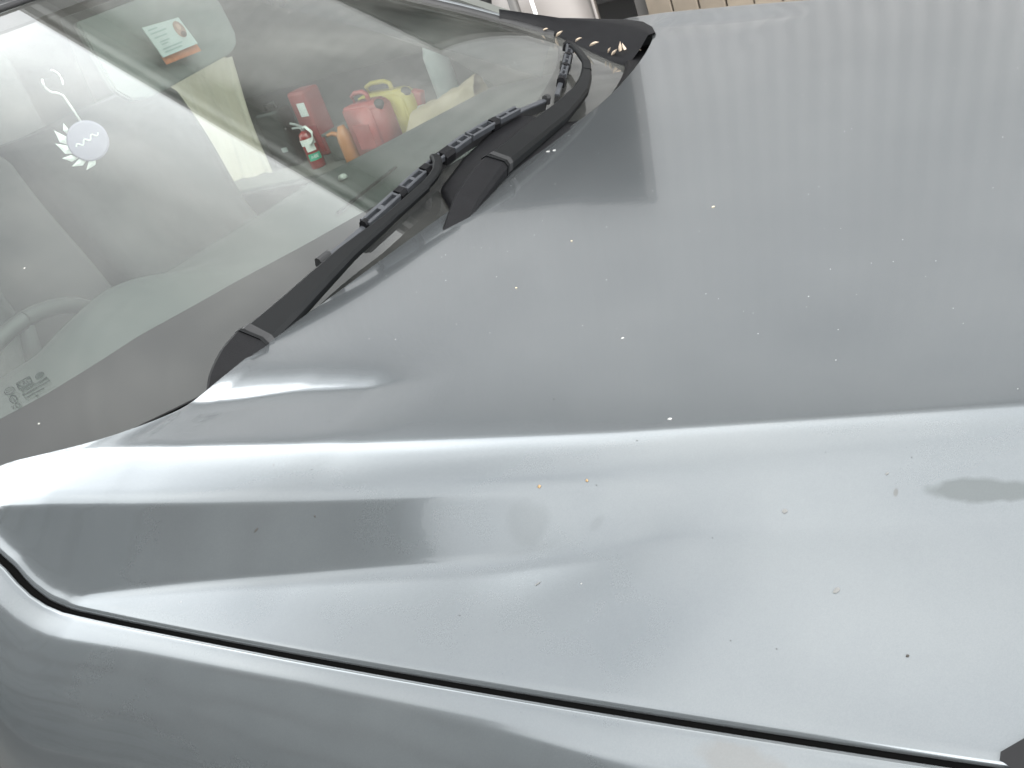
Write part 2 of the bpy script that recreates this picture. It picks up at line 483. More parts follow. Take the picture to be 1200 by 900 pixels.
def profile(x):
    key = round(float(x), 4)
    if key not in _cache:
        yA, yB, yC, yD = feats(x)
        f = np.clip((x - .40) / .22, 0, 1); f = f * f * (3 - 2 * f)
        tb = 36 * (1 - f) + 21 * f
        ta = float(np.interp(x, [-.05, .2, .43, .77], [0.2, 1.4, 2.9, 4.6]))
        K = [(0, 0), (.3, min(1.0, ta * .6)), (yA - .12, ta * .7), (yA - .012, ta), (yA + .006, 11), (yB - .012, 17), (yB + .008, tb), (yC - .008, tb - 1)]
        want = float(np.interp(x, [-.3, -.1, .1, .3, .5, .7, 1.1], [.060, .069, .076, .081, .085, .089, .097]))
        def integ(m):
            KK = K + [(yC + .008, m * .85), (yD, m * 1.15), (yD + .03, m * 1.2)]
            t = np.interp(YT, [k[0] for k in KK], [k[1] for k in KK]) + wedge(x, YT, yA)
            s = np.tan(np.radians(t))
            return np.concatenate([[0], np.cumsum((s[1:] + s[:-1]) / 2 * (YT[1] - YT[0]))])
        lo, hi = 2., 26.
        for _ in range(14):                                       # slope of the lower band that meets the shut line height
            m = (lo + hi) / 2
            if np.interp(yD, YT, integ(m)) < want: lo = m
            else: hi = m
        _cache[key] = integ((lo + hi) / 2)
    return _cache[key]
GX = .005
FAR = 1.03                                                       # the far half is a touch wider
def hood_z(x, y):
    i = math.floor(x / GX); q = x / GX - i
    a = (-y if y < 0 else y / FAR) / (YT[1] - YT[0]); j = min(int(a), len(YT) - 2); t = a - j
    p0, p1 = profile(i * GX), profile((i + 1) * GX)
    return zlong(x) - float((1 - q) * ((1 - t) * p0[j] + t * p0[j + 1]) + q * ((1 - t) * p1[j] + t * p1[j + 1]))
RE = [(-.80, -.25), (-.785, -.20), (-.769, -.155), (-.751, -.106), (-.73, -.061), (-.701, -.027), (-.664, -.002), (-.62, .005), (-.583, .007), (-.54, .008), (-.488, .013), (-.434, .021), (-.321, .029), (-.20, .040), (-.128, .050), (-.048, .060),
      (.06, .071), (.178, .082), (.277, .076), (.39, .057), (.48, .038), (.558, .016), (.60, -.0), (.66, -.035), (.70, -.07), (.735, -.11), (.765, -.17), (.79, -.23), (.80, -.25)]
REY = np.array([a for a, b in RE]); REX = np.array([b for a, b in RE])
def rear_x(y):
    # gently smoothed rear edge
    q = y + np.linspace(-.03, .03, 13)
    return float(np.mean(np.interp(q, REY, REX)))
XF = 1.3                                                         # front end of the bonnet (beyond the frame)
# columns: fractions along centre > crest > shoulder > foot > shut line, dense where the surface turns
def dens(n0, n1, n2, n3):
    w = list(np.linspace(0, .7, n0, endpoint=False)) + list(np.linspace(.7, 1, n1, endpoint=False)) + list(np.linspace(1, 2, n2, endpoint=False)) + list(np.linspace(2, 3, n3, endpoint=False)) + list(np.linspace(3, 4, 22))
    return w
WH = dens(20, 60, 18, 24)
WC = [-w for w in WH[::-1]] + WH[1:]
def col_y(w, x):
    yA, yB, yC, yD = feats(x)
    y = float(np.interp(abs(w), [0, 1, 2, 3, 4], [0, yA, yB, yC, yD]))
    return y * FAR if w > 0 else -y
rows = 140
rho = [(i / rows) ** 1.6 for i in range(rows + 1)]
cols = []
for w in WC:
    xr = 0.0
    for _ in range(25): xr = .5 * xr + .5 * rear_x(col_y(w, xr))
    col = []
    for q in rho:
        x = xr + (XF - xr) * q
        y = col_y(w, x)
        col.append((x, y, hood_z(x, y)))
    # rolled rear hem
    x0, y0, z0 = col[0]
    hem = [(x0 + .004, y0, z0 - .016), (x0 - .0012, y0, z0 - .0042), (x0 - .0012, y0, z0 - .0018)]
    col[0] = (x0 - .0002, y0, z0 - .0002)
    cols.append(hem + col)
def sidehem(col, s):
    out = []
    for dy, dz in ((-.004, -.02), (.0022, -.0055), (.0022, -.0028), (.0012, -.0008)):
        out.append([(x, y + s * dy, z + dz) for x, y, z in col])
    return out
allc = sidehem(cols[0], -1) + cols + sidehem(cols[-1], 1)[::-1]
v, f = grid(allc)
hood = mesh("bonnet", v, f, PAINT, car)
hood.data.flip_normals() if hood.data.polygons[len(f) // 2].normal.z < 0 else None

# fenders: from the shut line outwards and down
GAP = .0088
def fender(sign, name):
    xs = list(np.linspace(-.62 if sign < 0 else -.24, -.2, 22 if sign < 0 else 3)) + list(np.linspace(-.19, XF + .02, 70))
    P = []
    for x in xs:
        xx = max(x, -.215)
        yD = feats(xx)[3] * (FAR if sign > 0 else 1) + (0.10 * (-.215 - x) if x < -.215 else 0)
        z0 = hood_z(xx, sign * yD) + .0004 + (.02 * (-.215 - x) if x < -.215 else 0)
        dE = np.interp(x, [-.08, .033, .134, .313, .463, .559, 1.0], [.030, .027, .021, .018, .020, .026, .034])
        dd = [0] + list(np.linspace(.002, dE, 8)) + list(np.linspace(dE + .003, dE + .05, 12)) + list(np.linspace(dE + .06, dE + .16, 10))
        tt = np.interp(dd, [0, .004, max(dE - .004, .008), dE + .006, dE + .03, dE + .07, dE + .16], [30, 17, 23, 33, 43, 60, 84])
        y, z = yD + GAP, z0
        row = [(x, sign * (y + .001), z - .03), (x, sign * (y - .0002), z - .006), (x, sign * (y + .0003), z - .0022), (x, sign * (y + .0016), z - .0006)]
        y += .003
        pd = 0
        for d, t in zip(dd[1:], tt[1:]):
            st = d - pd
            y += st * min(1, math.cos(R(t)) * 1.0); z -= st * math.sin(R(t)); pd = d
            row.append((x, sign * y, z))
        row += [(x, sign * (y + .004), z - .1), (x, sign * (y + .004), z - .25), (x, sign * (y - .01), z - .45)]
        P.append(row)
    v, f = grid(P)
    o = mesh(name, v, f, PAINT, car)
    if (o.data.polygons[10].normal.z < 0): o.data.flip_normals()
    return o
fender(-1, "fender"); fender(1, "fender")
# black strip added in each gap, coloured for the shade down there
GAP_SHADE = mat("gap_shade", (.004, .004, .004), .9, spec=0)
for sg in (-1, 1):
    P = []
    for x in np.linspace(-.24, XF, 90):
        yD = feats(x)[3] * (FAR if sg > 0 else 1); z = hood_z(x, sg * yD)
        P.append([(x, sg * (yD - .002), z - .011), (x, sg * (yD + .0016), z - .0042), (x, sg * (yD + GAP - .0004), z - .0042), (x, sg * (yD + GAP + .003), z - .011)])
    v, f = grid(P); mesh("gap_shade", v, f, GAP_SHADE, car)
# dark structure below the bonnet and the shut line
P = []
for x in np.linspace(-.2, XF, 30):
    yD = feats(x)[3]
    P.append([(x, s * (yD + .035) if abs(s) == 1 else s * yD, hood_z(x, -yD) - .05) for s in (-1, -.5, 0, .5, 1)])
v, f = grid(P); mesh("engine_bay", v, f, DARK, car)

# ---------------------------------------------------------------- windscreen
RK = math.tan(R(28))
def gx(y): return .09 - .3 * y * y - .35 * y ** 4                 # plan curve at the height of the glass base
def glass_z(x, y):
    u = gx(y) - x
    return ZO - .03 + u * RK - .01 * u * u
HU = [0, .13, .236, .318, .415, 1.1]
def half(u, s): return float(np.interp(u, HU, [.62, .572, .560, .542, .506, .34])) if s > 0 else float(np.interp(u, HU, [.80, .80, .80, .79, .77, .68]))
def glass_patch(u0, u1, s0, s1, nu, ns, off, m, name, parent):
    """patch of the windscreen surface; u runs up the glass from its base, s across (-1..1)"""
    P = []
    for i in range(nu + 1):
        u = u0 + (u1 - u0) * i / nu
        row = []
        for j in range(ns + 1):
            s = s0 + (s1 - s0) * j / ns
            row.append(gpt(u, s, off))
        P.append(row)
    v, f = grid(P)
    return mesh(name, v, f, m, parent)
def gnorm(x, y):
    e = 1e-3
    n_ = Vector((-(glass_z(x + e, y) - glass_z(x - e, y)) / (2 * e), -(glass_z(x, y + e) - glass_z(x, y - e)) / (2 * e), 1))
    return n_.normalized()
def gpt(u, s, off=0):
    y = s * half(u, s)
    x = gx(y) - u
    p = Vector((x, y, glass_z(x, y)))
    return p + gnorm(x, y) * off
UTOP = .85
screen = glass_patch(0, UTOP, -1, 1, 60, 60, 0, GLASS_OUT, "windscreen", car)
if screen.data.polygons[0].normal.z < 0: screen.data.flip_normals()
inner = glass_patch(0, UTOP, -1, 1, 60, 60, -.005, GLASS_IN, "inner_pane", screen)
if inner.data.polygons[0].normal.z < 0: inner.data.flip_normals()

# black ceramic band round the edge of the glass, on the inner side of the outer pane
FY = [-.76, -.708, -.623, -.517, -.405, -.344, -.232, -.088, .075, .20, .348, .453, .60]
FU = [.078, .087, .100, .122, .127, .125, .121, .108, .091, .101, .116, .127, .140]
def frit_u(s): return float(np.interp(s * (.75 if s < 0 else .572), FY, FU))
P = []
S_ = list(np.linspace(-1, 1, 81))
for q in np.linspace(0, 1, 7):
    P.append([gpt(.0 + q * frit_u(s), s, -.0025) for s in S_])
v, f = grid(P); mesh("ceramic_band", v, f, FRIT, screen)
for s0, s1 in ((-1, -.965), (.965, 1)):
    P = [[gpt(u, s, -.0025) for s in np.linspace(s0, s1, 3)] for u in np.linspace(.085, .80, 40)]
    v, f = grid(P); mesh("ceramic_band", v, f, FRIT, screen)
P = [[gpt(u, s, -.0025) for s in S_] for u in (.80, .82, .85)]
v, f = grid(P); mesh("ceramic_band", v, f, FRIT, screen)

# roof, seals and windscreen pillars
P = []
for q in np.linspace(0, 1, 12):
    row = []
    for s in np.linspace(-1, 1, 33):
        p = gpt(UTOP + .006, s, .004)
        x = p.x - 1.5 * q
        row.append((x, p.y * (1 + .12 * q), p.z + .10 * q * (1 - .55 * q) + .012 * math.sin(min(1, q * 12) * math.pi / 2)))
    P.append(row)
v, f = grid(P); roof = mesh("roof_panel", v, f, PAINT, car)
rim = [(Vector(p) + Vector((.002, 0, -.012))) for p in P[0]]
v, f = grid([P[0], rim]); mesh("roof_edge", v, f, PAINT, roof)
bm = bmesh.new(); tube(bm, [gpt(UTOP + .003, s, .003) for s in np.linspace(-.99, .99, 40)], .0055, 8); bobj("roof_seal", bm, RUBBER, car, True)

def ribbon(rows, name, m, parent):
    v, f = grid(rows); return mesh(name, v, f, m, parent)
for sg in (1, -1):
    us = np.linspace(.14 if sg > 0 else .40, UTOP, 40)
    def off(u, out, up):
        p = gpt(u, sg); n_ = gnorm(p.x, p.y)
        d = (gpt(u, sg) - gpt(u, sg * .95)).normalized()
        return p + d * out + n_ * up
    ribbon([[off(u, o_, h_) for o_, h_ in ((-.004, .0), (-.002, .005), (.006, .0075), (.014, .006), (.017, .001), (.017, -.008))] for u in us], "pillar_moulding", RUBBER, car)
    ribbon([[off(u, o_, h_) for o_, h_ in ((.0175, -.008), (.018, .003), (.021, .007), (.028, .009), (.036, .006), (.044, -.004), (.05, -.03), (.052, -.09))] for u in us], "windscreen_pillar", PAINT, car)

# body sides, doors, back and cabin floor
TRIM2 = mat("grey_pillar_trim", (.11, .115, .105), .7, noise=.1, nscale=12)
SIDE = mat("cabin_dark", (.03, .03, .03), .8)
PALE = mat("pale_cabin_trim", (.05, .052, .05), .8)
WINDOWGLASS = glass_sheet("side_glass", (.72, .80, .75))
for sg, nm in ((1, "passenger_door"), (-1, "driver_door")):
    Y = .665 if sg > 0 else -.84
    xo = 0 if sg > 0 else -.40
    # door skin with a window opening (front edge rakes with the pillar)
    outer = [(.10, .86), (-.40, .885), (-.43, .925), (-.555, 1.035), (-.74, 1.20), (-.80, 1.33), (-2.2, 1.36), (-2.2, .2), (.10, .2)]
    bm = bmesh.new()
    belt = .785
    t_ = .05
    def slab(poly, y0, y1):
        a = [bm.verts.new((px + xo, y0, pz)) for px, pz in poly]; b = [bm.verts.new((px + xo, y1, pz)) for px, pz in poly]
        bm.faces.new(a); bm.faces.new(b[::-1])
        for i in range(len(poly)): bm.faces.new((a[i], a[(i + 1) % len(poly)], b[(i + 1) % len(poly)], b[i]))
    slab([(.08, .25), (.08, .86), (-.385, belt), (-1.62, belt - .01), (-1.62, .25)], Y, Y + sg * t_)
    door = bobj("door", bm, SIDE, car)
    bm = bmesh.new()
    slab([(.02, .86), (-.335, belt), (-.385, .87), (-.425, .918), (-.50, .985), (-.556, 1.018), (-.66, 1.075), (-.80, 1.15), (-.86, 1.21), (-.80, 1.30), (-.60, 1.19), (-.30, 1.02)], Y, Y + sg * .03)
    bobj("window_frame", bm, TRIM2 if sg > 0 else SIDE, door)
    bm = bmesh.new()
    slab([(-.86, 1.21), (-1.55, 1.25), (-1.62, belt - .01), (-1.72, belt), (-1.66, 1.33), (-.80, 1.31)], Y, Y + sg * .03)
    bobj("door_frame", bm, SIDE, door)
    mesh("window_pane", [(-.33 + xo, Y + sg * .02, belt - .005), (-1.63 + xo, Y + sg * .02, belt - .02), (-1.56 + xo, Y + sg * .02, 1.26), (-.78 + xo, Y + sg * .02, 1.22), (-.49 + xo, Y + sg * .02, .99)], [(0, 1, 2, 3, 4)], WINDOWGLASS, door)
bm = bmesh.new(); box(bm, (-2.25, 0, .8), (.05, 1.7, 1.15)); box(bm, (-1.0, 0, .28), (2.6, 1.7, .05)); bobj("cabin_shell", bm, PALE, car)

# dashboard
xr_ = lambda y: float(np.interp(y, [-.80, -.3, .05, .24, .30, .38, .615, .66], [-.60, -.60, -.575, -.568, -.540, -.512, -.435, -.42]))
P = []
ys = np.linspace(-.80, .655, 66)
for q in list(np.linspace(0, 1, 16)):
    row = []
    for y in ys:
        xf = gx(y) - .035
        x = xf + (xr_(y) - xf) * q
        zf = glass_z(xf, y) - .012
        z = zf + (ZO - .042 - zf) * min(1, q * 3)
        z += .060 * math.exp(-((y + .36) / .17) ** 2 * 1.5) * max(0, math.sin(math.pi * min(1, max(0, (q - .55) / .42))))
        z -= .006 * math.exp(-((y - .10) / .12) ** 2) * max(0, math.sin(math.pi * min(1, max(0, (q - .45) / .5))))
        row.append((x, y, z))
    P.append(row)
P.append([(p[0] - .012, p[1], p[2] - .006) for p in P[-1]])
P.append([(p[0] - .006, p[1], p[2] - .03) for p in P[-1]])
P.append([(p[0] + .08, p[1], p[2] - .35) for p in P[-1]])
dash = ribbon(P, "dashboard", DASH, car)
def dash_pt(px_, py_, dz=0): return Vector((px_, py_, ZO - .040 + dz))
bm = bmesh.new(); box(bm, (-.33, .085, ZO - .0385), (.006, .20, .004), Matrix.Rotation(R(6), 3, 'Z')); bobj("demister_slot", bm, DARK, dash)
bm = bmesh.new(); lathe(bm, [(.009, 0), (.009, .004), (.006, .008), (.001, .0095)], Matrix.Translation((-.47, .185, ZO - .042)), 16); bobj("light_sensor", bm, TRIM, dash, True)
bm = bmesh.new()
cS = Vector((-.80, -.36, ZO - .17)); ax = Matrix.Rotation(R(-62), 4, 'Y')
tube(bm, [cS + (ax @ Vector((.175 * math.cos(a), .175 * math.sin(a), 0))) for a in np.linspace(0, 2 * math.pi, 40)], .014, 10, cap=False)
wheel = bobj("steering_wheel", bm, mat("grey_wheel_vinyl", (.035, .037, .035), .6), car, True)
bm = bmesh.new(); lathe(bm, [(.06, -.02), (.062, .01), (.045, .025), (.005, .03)], Matrix.Translation(cS) @ ax, 20)
for a in (0, 2.2, 4.1): tube(bm, [cS, cS + (ax @ Vector((.17 * math.cos(a), .17 * math.sin(a), 0)))], [.02, .012], 8)
bobj("wheel_hub", bm, PALE, wheel, True)

# seats; the passenger seat back has a creased beige cover
BEIGE = mat("creased_beige_fabric", (.50, .43, .34), .85, noise=.18, nscale=14, bump=.25, bscale=60)
def seat(y0, y1, mback, name, top):
    bm = bmesh.new(); box(bm, (-.95, (y0 + y1) / 2, .62), (.5, y1 - y0, .16), bevel=.05)
    s_ = bobj(name, bm, CLOTH, car, True)
    P = []
    for i in range(26):
        q = i / 25
        row = []
        for j in range(26):
            w = j / 25
            y = y0 + (y1 - y0) * w
            z = .62 + (top - .62) * q
            x = -1.02 - .14 * q - .03 * math.sin(math.pi * w) * 0
            x += .012 * math.sin(9 * w + 3 * q) * math.sin(4 * q + 1) + .008 * math.sin(23 * w + 5 * q)
            x -= .05 * max(0, abs(w - .5) - .38) / .12 + .05 * max(0, q - .94) / .06
            row.append((x, y, z))
        P.append(row)
    back = [[(x - .10, y, z - .0) for x, y, z in r_] for r_ in P]
    nb = len(P) * len(P[0])
    v, f = grid(P); v2, f2 = grid(back)
    allv = v + v2
    n = 26
    fs = f + [tuple(i + nb for i in q[::-1]) for q in f2]
    for j in range(n - 1):
        fs.append(((n - 1) * n + j, (n - 1) * n + j + 1, nb + (n - 1) * n + j + 1, nb + (n - 1) * n + j))
        fs.append((j * n, (j + 1) * n, nb + (j + 1) * n, nb + j * n)); fs.append((j * n + n - 1, (j + 1) * n + n - 1, nb + (j + 1) * n + n - 1, nb + j * n + n - 1))
    mesh("seat_back", allv, fs, mback, s_)
seat(.12, .52, CLOTH, "passenger_seat", ZO + .185)
seat(-.58, -.14, CLOTH, "driver_seat", ZO + .12)

# sun visor hanging behind the top of the glass
bm = bmesh.new()
vis = [(-.02, .36), (.27, .36), (.288, .345), (.297, .30), (.296, .245), (.285, .225), (.262, .215), (.04, .205), (.0, .215), (-.02, .24)]
a = [bm.verts.new((-.684 - .10 * (z_ - .2), y_, ZO + z_)) for y_, z_ in vis]; b = [bm.verts.new((-.700 - .10 * (z_ - .2), y_, ZO + z_)) for y_, z_ in vis]
bm.faces.new(a); bm.faces.new(b[::-1])
for i in range(len(vis)): bm.faces.new((a[i], a[(i + 1) % len(vis)], b[(i + 1) % len(vis)], b[i]))
bmesh.ops.bevel(bm, geom=bm.edges[:], offset=.003, segments=2, affect='EDGES')
bobj("sun_visor", bm, mat("visor_vinyl", (.11, .12, .115), .7, noise=.1, nscale=30), car, False)

# cowl: black plastic trough between glass and bonnet
P = []
for y in np.linspace(-.47, .62, 90):
    xh = rear_x(y) + .03
    lip = float(np.interp(y, [-.62, -.24, -.19, -.15, -.06, .02, .10, .13, .19, .62], [.012, .012, .03, .075, .094, .100, .094, .03, .012, .012]))
    row = []
    for o_, h_ in ((0, .0015), (.002, .006), (.012, .008)):
        x = gx(y) - lip + o_
        row.append((x, y, glass_z(gx(y) - lip, y) + h_))
    xs_ = row[-1][0]
    row.append((xs_ + .5 * (xh - xs_), y, row[-1][2] - .012))
    row.append((xh, y, row[-2][2] - .05))
    row.append((xh + .02, y, row[-2][2] - .12))
    P.append(row)
ribbon(P, "cowl_panel", PLASTIC, car)

# wipers
def path(pts):
    pts = [Vector(p) for p in pts]
    d = [0]
    for i in range(1, len(pts)): d.append(d[-1] + (pts[i] - pts[i - 1]).length)
    tot = d[-1]
    def at(t):
        q = t * tot
        return Vector([float(np.interp(q, d, [p[k] for p in pts])) for k in range(3)])
    return at, tot
def frame(at, t):
    e = .01
    T = (at(min(1, t + e)) - at(max(0, t - e))).normalized()
    p = at(t)
    Nn = gnorm(p.x, p.y)
    S = T.cross(Nn).normalized()
    return p, T, S, S.cross(T).normalized()
def beam(bm, at, t0, t1, w, h, so=0, no=0, n=10, tip=0):
    """bar of chamfered box section along the path; w, h numbers or functions of 0..1"""
    rings = []
    for i in range(n + 1):
        q = i / n
        p, T, S, U = frame(at, t0 + (t1 - t0) * q)
        ww = w(q) if callable(w) else w; hh = h(q) if callable(h) else h
        c_ = min(ww, hh) * .3
        sec = [(-ww / 2, 0), (ww / 2, 0), (ww / 2, hh - c_), (ww / 2 - c_, hh), (-ww / 2 + c_, hh), (-ww / 2, hh - c_)]
        rings.append([bm.verts.new(p + S * (a_ + so) + U * (b_ + no)) for a_, b_ in sec])
    for i in range(n):
        for k in range(6): bm.faces.new((rings[i][k], rings[i][(k + 1) % 6], rings[i + 1][(k + 1) % 6], rings[i + 1][k]))
    bm.faces.new(rings[0][::-1]); bm.faces.new(rings[-1])
def blade(at, parent, t0, t1, mid, lean=1):
    """conventional bracket blade: bows of twin rails with slots, clips, end cap, rubber edge"""
    bm = bmesh.new(); beam(bm, at, t0, t1, .0055, .016, no=-.018, n=30); bobj("rubber_edge", bm, RUBBER, parent)
    bm = bmesh.new(); beam(bm, at, t0 + .005, t1 - .005, .008, .004, no=-.004, n=30); bobj("spine", bm, BLADE, parent)
    segs = BSEG if lean else FSEG
    for a_, b_, w_ in segs:
        bm = bmesh.new()
        rail = .0042
        beam(bm, at, a_, b_, rail, .009, so=-w_ / 2 + rail / 2, no=-.002, n=6)
        beam(bm, at, a_, b_, rail, .009, so=w_ / 2 - rail / 2, no=-.002, n=6)
        L_ = b_ - a_
        for q in (0, .44, .94): beam(bm, at, a_ + L_ * q, a_ + L_ * (q + .12 if q == .44 else q + .06), w_ - rail, .008, no=-.002, n=2)
        bobj("bow", bm, BLADE, parent)
    for q, w_, l_ in (BCLIP if lean else FCLIP):
        bm = bmesh.new(); beam(bm, at, q - l_, q + l_, w_, .016, no=-.008, n=3); bobj("clip", bm, PLASTIC, parent)
    for q in ((t0, t1) if lean else (t0,)):
        bm = bmesh.new(); beam(bm, at, q - .012 if q == t0 else q - .004, q + .022 if q == t0 else q + .01, .011, .014, no=-.008, n=3); bobj("end_cap", bm, RUBBER, parent)
BSEG = [(.17, .30, .015), (.33, .42, .015), (.45, .52, .013), (.555, .63, .016), (.64, .74, .016), (.77, .86, .013)]
BCLIP = [(.315, .018, .012), (.435, .019, .012), (.53, .020, .02), (.75, .018, .012), (.17, .012, .006)]
FSEG = [(.10, .30, .013), (.34, .52, .013), (.56, .72, .012)]
FCLIP = [(.04, .02, .05), (.32, .016, .02), (.54, .015, .02), (.78, .013, .02)]
W = lambda L_: [(x_, y_, ZO + z_) for x_, y_, z_ in L_]
# driver's wiper
w1 = empty("wiper", (0, 0, 0)); w1.parent = car
bl1, _ = path(W([(-.023, -.38, .023), (-.016, -.334, .026), (-.012, -.282, .030), (-.010, -.234, .034), (-.011, -.169, .039), (-.011, -.102, .042), (-.009, -.036, .043), (-.005, .029, .040), (.002, .106, .035), (.012, .172, .027)]))
blade(bl1, w1, .02, .99, .53)
ar1, tot = path(W([(-.012, -.548, -.008), (-.007, -.523, -.001), (.002, -.467, .008), (.007, -.415, .016), (.011, -.355, .024), (.018, -.284, .029), (.020, -.222, .034), (.0215, -.190, .037)]))
bm = bmesh.new(); beam(bm, ar1, .06, 1, lambda q: .042 - .027 * min(1, q * 1.3) ** .9, lambda q: .016 - .008 * q, no=-.006, n=30); bobj("arm", bm, ARMPAINT, w1)
gk1, _ = path(W([(.0215, -.192, .037), (.0205, -.168, .040), (.0175, -.150, .043), (.010, -.134, .047), (.000, -.120, .051), (-.009, -.113, .052)]))
bm = bmesh.new(); beam(bm, gk1, 0, 1, .0125, .007, no=-.005, n=16); bobj("gooseneck", bm, ARMPAINT, w1)
cp1, _ = path(W([(.0, -.60, -.022), (-.005, -.58, -.012), (-.008, -.555, -.005), (-.006, -.525, .001)]))
bm = bmesh.new(); beam(bm, cp1, 0, .99, lambda q: .036 + .008 * math.sin(q * 2.2), lambda q: .012 + .010 * q, no=-.008, n=16); bobj("root_cap", bm, PLASTIC, w1)
bm = bmesh.new(); beam(bm, ar1, .075, .10, .0425, .0185, no=-.007, n=2); bobj("seam", bm, RUBBER, w1)
bm = bmesh.new(); beam(bm, cp1, .93, .975, .0415, .0235, no=-.008, n=2); bobj("cap_lip", bm, ARMPAINT, w1)
# passenger's wiper
w2 = empty("wiper", (0, 0, 0)); w2.parent = car
ar2, _ = path(W([(.064, -.085, .016), (.065, .01, .018), (.062, .109, .018), (.056, .165, .019), (.048, .215, .020), (.034, .262, .024), (.018, .30, .029)]))
bm = bmesh.new(); beam(bm, ar2, 0, 1, lambda q: .036 - .020 * max(0, q - .45) / .55, lambda q: .016 - .006 * q, no=-.008, n=30); bobj("arm", bm, ARMPAINT, w2)
gk2, _ = path(W([(.020, .297, .028), (.002, .335, .034), (-.028, .375, .042), (-.060, .415, .050)]))
bm = bmesh.new(); beam(bm, gk2, 0, 1, lambda q: .015 - .004 * q, .007, no=-.004, n=14); bobj("gooseneck", bm, ARMPAINT, w2)
cp2, _ = path(W([(.082, -.25, -.012), (.072, -.18, .006), (.066, -.12, .013), (.064, -.083, .016)]))
bm = bmesh.new(); beam(bm, cp2, 0, .99, lambda q: .026 + .013 * math.sin(q * 2.0), lambda q: .010 + .010 * q, no=-.009, n=16); bobj("root_cap", bm, PLASTIC, w2)
bm = bmesh.new(); beam(bm, ar2, .012, .035, .037, .0175, no=-.008, n=2); bobj("seam", bm, RUBBER, w2)
bm = bmesh.new(); beam(bm, cp2, .955, .985, .040, .0215, no=-.009, n=2); bobj("cap_lip", bm, ARMPAINT, w2)
bl2, _ = path(W([(-.085, .445, .046), (-.062, .401, .043), (-.038, .340, .038), (-.015, .28, .032), (.0, .235, .027), (.013, .198, .022)]))
blade(bl2, w2, .0, .99, .1, 0)

# black end cap of the cowl at the far corner
T_ = W([(-.285, .575, .112), (-.24, .612, .085), (-.20, .638, .062), (-.136, .672, .036), (-.085, .682, .020), (-.05, .675, .010), (-.018, .640, .004), (.004, .600, .000)])
B_ = W([(-.280, .556, .100), (-.235, .572, .070), (-.187, .573, .042), (-.130, .540, .020), (-.088, .512, .006), (-.055, .498, -.006), (-.025, .492, -.014), (-.004, .500, -.018)])
P = []
for i in range(len(T_)):
    t0, b0_ = Vector(T_[i]), Vector(B_[i])
    P.append([b0_ + Vector((.004, -.004, -.02)), b0_, b0_.lerp(t0, .35) + Vector((.004, -.006, .004)), b0_.lerp(t0, .72) + Vector((.004, -.004, .010)), t0 + Vector((.002, -.003, .001)), t0 + Vector((0, .004, -.003)), t0 + Vector((0, .01, -.03))])
ribbon(P, "cowl_end_cap", PLASTIC, car)
# headlamp corner just entering the frame

# ---------------------------------------------------------------- marks printed on the glass
def text_into(bm, s, size, M, align='CENTER'):
    cu = bpy.data.curves.new("lettering", 'FONT')
    cu.body = s; cu.size = size; cu.align_x = align; cu.align_y = 'CENTER'; cu.resolution_u = 3
    to = bpy.data.objects.new("lettering", cu)
    COL.objects.link(to)
    dg = bpy.context.evaluated_depsgraph_get()
    me = to.evaluated_get(dg).to_mesh()
    me.transform(M)
    bm.from_mesh(me)
    to.evaluated_get(dg).to_mesh_clear()
    bpy.data.objects.remove(to)
    bpy.data.curves.remove(cu)
MO = Vector((-.2247, -.6652, ZO + .0302))
EX = Vector((.0182, .0269, .0018)) / 36
EY = Vector((-.0105, .0068, .0084)) / 12.1
EN = EX.cross(EY).normalized()
MM = Matrix(((EX.x, EY.x, EN.x * 1e-3, 0), (EX.y, EY.y, EN.y * 1e-3, 0), (EX.z, EY.z, EN.z * 1e-3, 0), (0, 0, 0, 1)))
MM = Matrix.Translation(MO + EN * .0012) @ MM
bm = bmesh.new()
def ring2(a, b, ra, rb, w, seg=28):
    o_ = [bm.verts.new(MM @ Vector((a + ra * math.cos(t), b + rb * math.sin(t), 0))) for t in np.linspace(0, 2 * math.pi, seg, endpoint=False)]
    i_ = [bm.verts.new(MM @ Vector((a + (ra - w) * math.cos(t), b + (rb - w) * math.sin(t), 0))) for t in np.linspace(0, 2 * math.pi, seg, endpoint=False)]
    for k in range(seg): bm.faces.new((o_[k], o_[(k + 1) % seg], i_[(k + 1) % seg], i_[k]))
def bar2(a0, a1, b, h):
    bm.faces.new([bm.verts.new(MM @ Vector(p)) for p in ((a0, b - h / 2, 0), (a1, b - h / 2, 0), (a1, b + h / 2, 0), (a0, b + h / 2, 0))])
text_into(bm, "KAC", 8.2, MM @ Matrix.Translation((-2.4, 10.4, 0)) @ Matrix.Diagonal((1.05, 1, 1, 1)))
bar2(-11.2, 6.4, 14.3, .9); bar2(-11.2, 6.4, 6.5, .9)
for a_ in (-11.2, 6.4): bm.faces.new([bm.verts.new(MM @ Vector(p)) for p in ((a_ - .5, 6.9, 0), (a_ + .5, 6.9, 0), (a_ + .5, 13.9, 0), (a_ - .5, 13.9, 0))])
ring2(-21.8, 10.4, 6.4, 4.4, .8); text_into(bm, "CCC", 4.2, MM @ Matrix.Translation((-21.8, 10.4, 0)))
ring2(-21.6, 0, 4.6, 4.3, .9); text_into(bm, "E", 4.6, MM @ Matrix.Translation((-21.6, 0, 0)))
ring2(17.8, 9.9, 5.8, 3.2, .9); ring2(17.8, 9.9, 3.6, 1.8, .8)
text_into(bm, "V", 6.5, MM @ Matrix.Translation((-25.5, -9.2, 0))); ring2(-19.5, -9.0, 2.9, 2.6, .7)
rg = random.Random(3)
